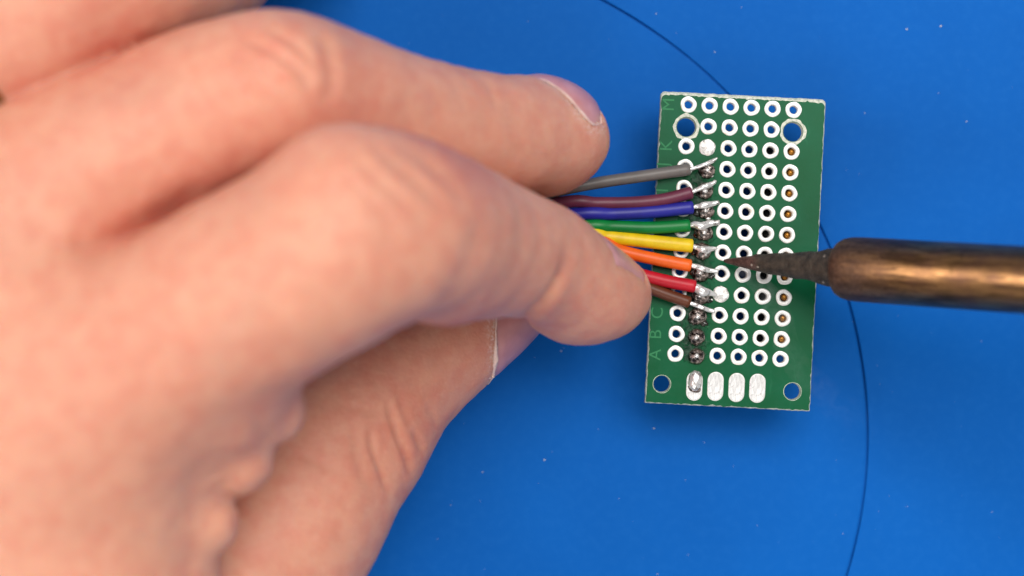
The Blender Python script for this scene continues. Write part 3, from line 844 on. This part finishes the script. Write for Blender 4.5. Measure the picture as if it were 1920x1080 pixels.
def build_hand():
    h = 0.45
    lo = np.array([-106.0, -74.0, 0.5]); hi = np.array([23.0, 58.0, 72.0])
    n = np.ceil((hi-lo)/h/4).astype(int)*4+1
    nc = (n-1)//4+1
    g = np.stack(np.meshgrid(*[lo[i]+np.arange(nc[i])*h*4 for i in range(3)], indexing='ij'), -1)
    Vc = hand_field(g.reshape(-1, 3)).reshape(nc).astype(np.float32)
    V = np.repeat(np.repeat(np.repeat(Vc, 4, 0), 4, 1), 4, 2)[:n[0], :n[1], :n[2]].copy()
    # refine every coarse cell near the surface
    m = np.abs(Vc) < h*4*1.05*1.75
    for ax in range(3):
        q = m.copy(); sl = [slice(None)]*3; sr = [slice(None)]*3; sl[ax] = slice(0, -1); sr[ax] = slice(1, None)
        q[tuple(sl)] |= m[tuple(sr)] & (np.abs(Vc[tuple(sl)]) < h*4*2.2); m = q
    M3 = np.repeat(np.repeat(np.repeat(m, 4, 0), 4, 1), 4, 2)
    M3 = np.zeros_like(V, bool) | M3[:n[0], :n[1], :n[2]]
    ii = np.argwhere(M3)
    for c in np.array_split(ii, max(1, len(ii)//400000)):
        V[tuple(c.T)] = hand_field(lo+c*h)
    v, f = surface_nets(V, lo, h)
    v = smooth_verts(v, f, 6)
    nn = vnormals(v, f)
    q, s = topx(v)
    disp = np.zeros(len(v))
    for line, dep, w, z0, z1 in CREASES:
        ok = (v[:, 2] > z0) & (v[:, 2] < z1) & (nn[:, 2] > -0.35)
        d = polydist(q[ok], line)/s[ok]
        # fades towards both ends of the crease
        a = np.array(line[0], float); b = np.array(line[-1], float); t = np.clip((q[ok]-a)@(b-a)/((b-a)@(b-a)), 0, 1)
        fade = np.clip(np.minimum(t, 1-t)*5+0.25, 0, 1)
        disp[ok] += fade*(-dep*np.exp(-(d/w)**2)+dep*0.14*np.exp(-((d-2.0*w)/(w*1.2))**2))
    # slow unevenness of the flesh
    from mathutils import noise as mn
    for i in np.where(q[:, 0] > -150)[0]:
        c = Vector(v[i]); disp[i] += 0.16*mn.noise(c*0.17)+0.08*mn.noise(c*0.45+Vector((7, 3, 1)))+0.03*mn.noise(c*1.1)
    # bed of each nail sunk into the fingertip
    dry = np.zeros(len(v))
    for name, G, D, UV in NAILS:
        gp = G.reshape(-1, 3); uv = UV.reshape(-1, 2)
        c = gp.mean(0); near = np.where(np.linalg.norm(v-c, axis=1) < 14)[0]
        best = np.full(len(near), 1e9); bi = np.zeros(len(near), int)
        for k in range(len(gp)):
            dd = ((v[near]-gp[k])**2).sum(1); mk = dd < best; best[mk] = dd[mk]; bi[mk] = k
        edge = np.minimum(np.minimum(uv[bi, 0]*9, 99), np.minimum(uv[bi, 1], 1-uv[bi, 1])*9)
        inside = np.sqrt(best) < 0.75
        disp[near] += np.where(inside, -0.50*np.clip(edge+0.15, 0, 1), 0)
        dry[near] = np.maximum(dry[near], np.exp(-(np.maximum(np.sqrt(best)-0.5, 0)/0.8)**2)*0.7*(name != 'index'))
    v = v+nn*disp[:, None]
    # the web between index and middle finger sinks straight down
    ok = (v[:, 2] > 34) & (nn[:, 2] > 0.1)
    d = polydist(q[ok], [(140, 464), (165, 474), (190, 470), (240, 440), (300, 404), (370, 362)])/s[ok]
    t = np.clip((q[ok, 0]-120)/60, 0, 1)*np.clip((400-q[ok, 0])/80, 0, 1)
    v[ok, 2] -= 1.5*t*np.exp(-(d/1.25)**2)
    me = bpy.data.meshes.new('hand')
    me.from_pydata((v*S).tolist(), [], f.tolist()); me.polygons.foreach_set('use_smooth', [True]*len(f))
    red = np.zeros(len(v))
    for x, y, z, r, a in RED:
        red = np.maximum(red, a*np.exp(-((v-P(x, y, z))**2).sum(1)/r**2))
    vein = np.zeros(len(v))
    for line, w in VEINS:
        vein = np.maximum(vein, np.exp(-(polydist(q, line)/s/w)**2)*(v[:, 2] > 35))
    pr = np.zeros(len(v))
    for x, y, z, r in ((1120, 315, 16, 5.5), (1180, 575, 15, 5)):
        pr = np.maximum(pr, np.exp(-((v-P(x, y, z))**2).sum(1)/r**2))
    tipp = P(1212, 535, 16); dry = np.maximum(dry, 0.9*np.exp(-((v-tipp)**2).sum(1)/1.6**2))
    for nm, arr in (('redness', red), ('vein', vein), ('dry', dry), ('print', pr)):
        at = me.attributes.new(nm, 'FLOAT', 'POINT'); at.data.foreach_set('value', arr.astype(np.float32))
    me.update()
    o = obj('hand', me, M['skin'])
    tag(o, 'left hand pinching the coloured wires between index finger and thumb', 'hand')
    return o
hand = build_hand()
def build_nails():
    for name, G, D, UV in NAILS:
        nu, nv = G.shape[:2]
        w = UV[..., 1]; u = UV[..., 0]
        e = np.minimum(np.minimum(w, 1-w)*8, u*8); e = np.clip(e, 0, 1)
        off = -0.42+0.26*e+0.10*np.clip(u-0.75, 0, 1)
        if name == 'middle': off = off+0.55*np.sin(np.pi*np.clip(w, 0, 1))*np.clip(u*3, 0, 1)
        if name == 'thumb': off = off+0.15*np.sin(np.pi*w)
        top = G+D*off[..., None]; bot = top-D*0.38
        vs = np.vstack([top.reshape(-1, 3), bot.reshape(-1, 3)]); n = nu*nv; fs = []
        for i in range(nu-1):
            for j in range(nv-1):
                a = (i*nv+j, (i+1)*nv+j, (i+1)*nv+j+1, i*nv+j+1)
                fs.append(a); fs.append(tuple(k+n for k in a[::-1]))
        rim = [(i, 0) for i in range(nu)]+[(nu-1, j) for j in range(1, nv)]+[(i, nv-1) for i in range(nu-2, -1, -1)]+[(0, j) for j in range(nv-2, 0, -1)]
        ids = [i*nv+j for i, j in rim]
        for a, b in zip(ids, ids[1:]+ids[:1]): fs.append((a, a+n, b+n, b))
        me = mesh('fingernail', vs, fs)
        bm = bmesh.new(); bm.from_mesh(me); bmesh.ops.recalc_face_normals(bm, faces=bm.faces[:]); bm.to_mesh(me); bm.free()
        nail = obj('fingernail', me, M['nail'], hand)
        # pale dry skin along the fold
        if name == 'middle':
            line = [G[i, nv-1]+D[i, nv-1]*0.02 for i in range(0, nu-3)]
            r = [0.05+0.11*math.sin(math.pi*min(1, k/len(line)*1.1))**0.7*(0.75+0.4*math.sin(k*1.3)) for k in range(len(line))]
            vs, fs = sweep(line, r, 8, jitter=0.12); obj('cuticle', mesh('cuticle', vs, fs), M['cuticle'], nail)
            line = [G[nu-1, j]+D[nu-1, j]*(-0.12) for j in range(nv-11, nv)]
            vs, fs = sweep(line, [0.08]*len(line), 8, jitter=0.1); obj('nail_edge', mesh('nail_edge', vs, fs), M['cuticle'], nail)
        if name == 'thumb':
            line = [G[0, j]-D[0, j]*0.05 for j in range(3, nv)]
            r = [0.06+0.24*math.exp(-((j-nv*0.62)/3.0)**2) for j in range(3, nv)]
            line = [p+np.array([rng.normal()*0.06, rng.normal()*0.05, 0.03]) for p in line]
            vs, fs = sweep(line, r, 8, jitter=0.30)
            for k in range(26):                                          # ragged flakes
                j = int(np.clip(rng.normal(nv*0.50, 2.6), 2, nv-5)); bv, bf = blob(0.20*rng.uniform(.5, 1.3), 0.12, 0.07, 0.4, 1.8, 1, k)
                c = line[j]+np.array([rng.uniform(-0.55, 0.3), rng.uniform(-0.3, 0.3), 0.08]); th = rng.uniform(0, 3.1); n0 = len(vs)
                vs += [(c[0]+x*math.cos(th)-y*math.sin(th), c[1]+x*math.sin(th)+y*math.cos(th), c[2]+z) for x, y, z in bv]; fs += [[i+n0 for i in f] for f in bf]
            obj('cuticle', mesh('cuticle', vs, fs), M['cuticle'], nail)
build_nails()
def build_ring():
    a, b = P(-120, 114, 41), P(20, 34, 41); d = (b-a)/np.linalg.norm(b-a); c = P(-60, 76, 41)
    prof = [(10.9, -1.4), (11.7, -1.2), (11.9, 0), (11.7, 1.2), (10.9, 1.4), (10.8, 0), (10.9, -1.4)]
    o = obj('finger_ring', mesh('finger_ring', *lathe(prof, 64)), M['gold'])
    o.location = [x*S for x in c]; o.rotation_mode = 'QUATERNION'; o.rotation_quaternion = Vector(d).to_track_quat('Z', 'Y')
    tag(o, 'dull gold ring on the finger at the upper left edge', 'ring')
build_ring()
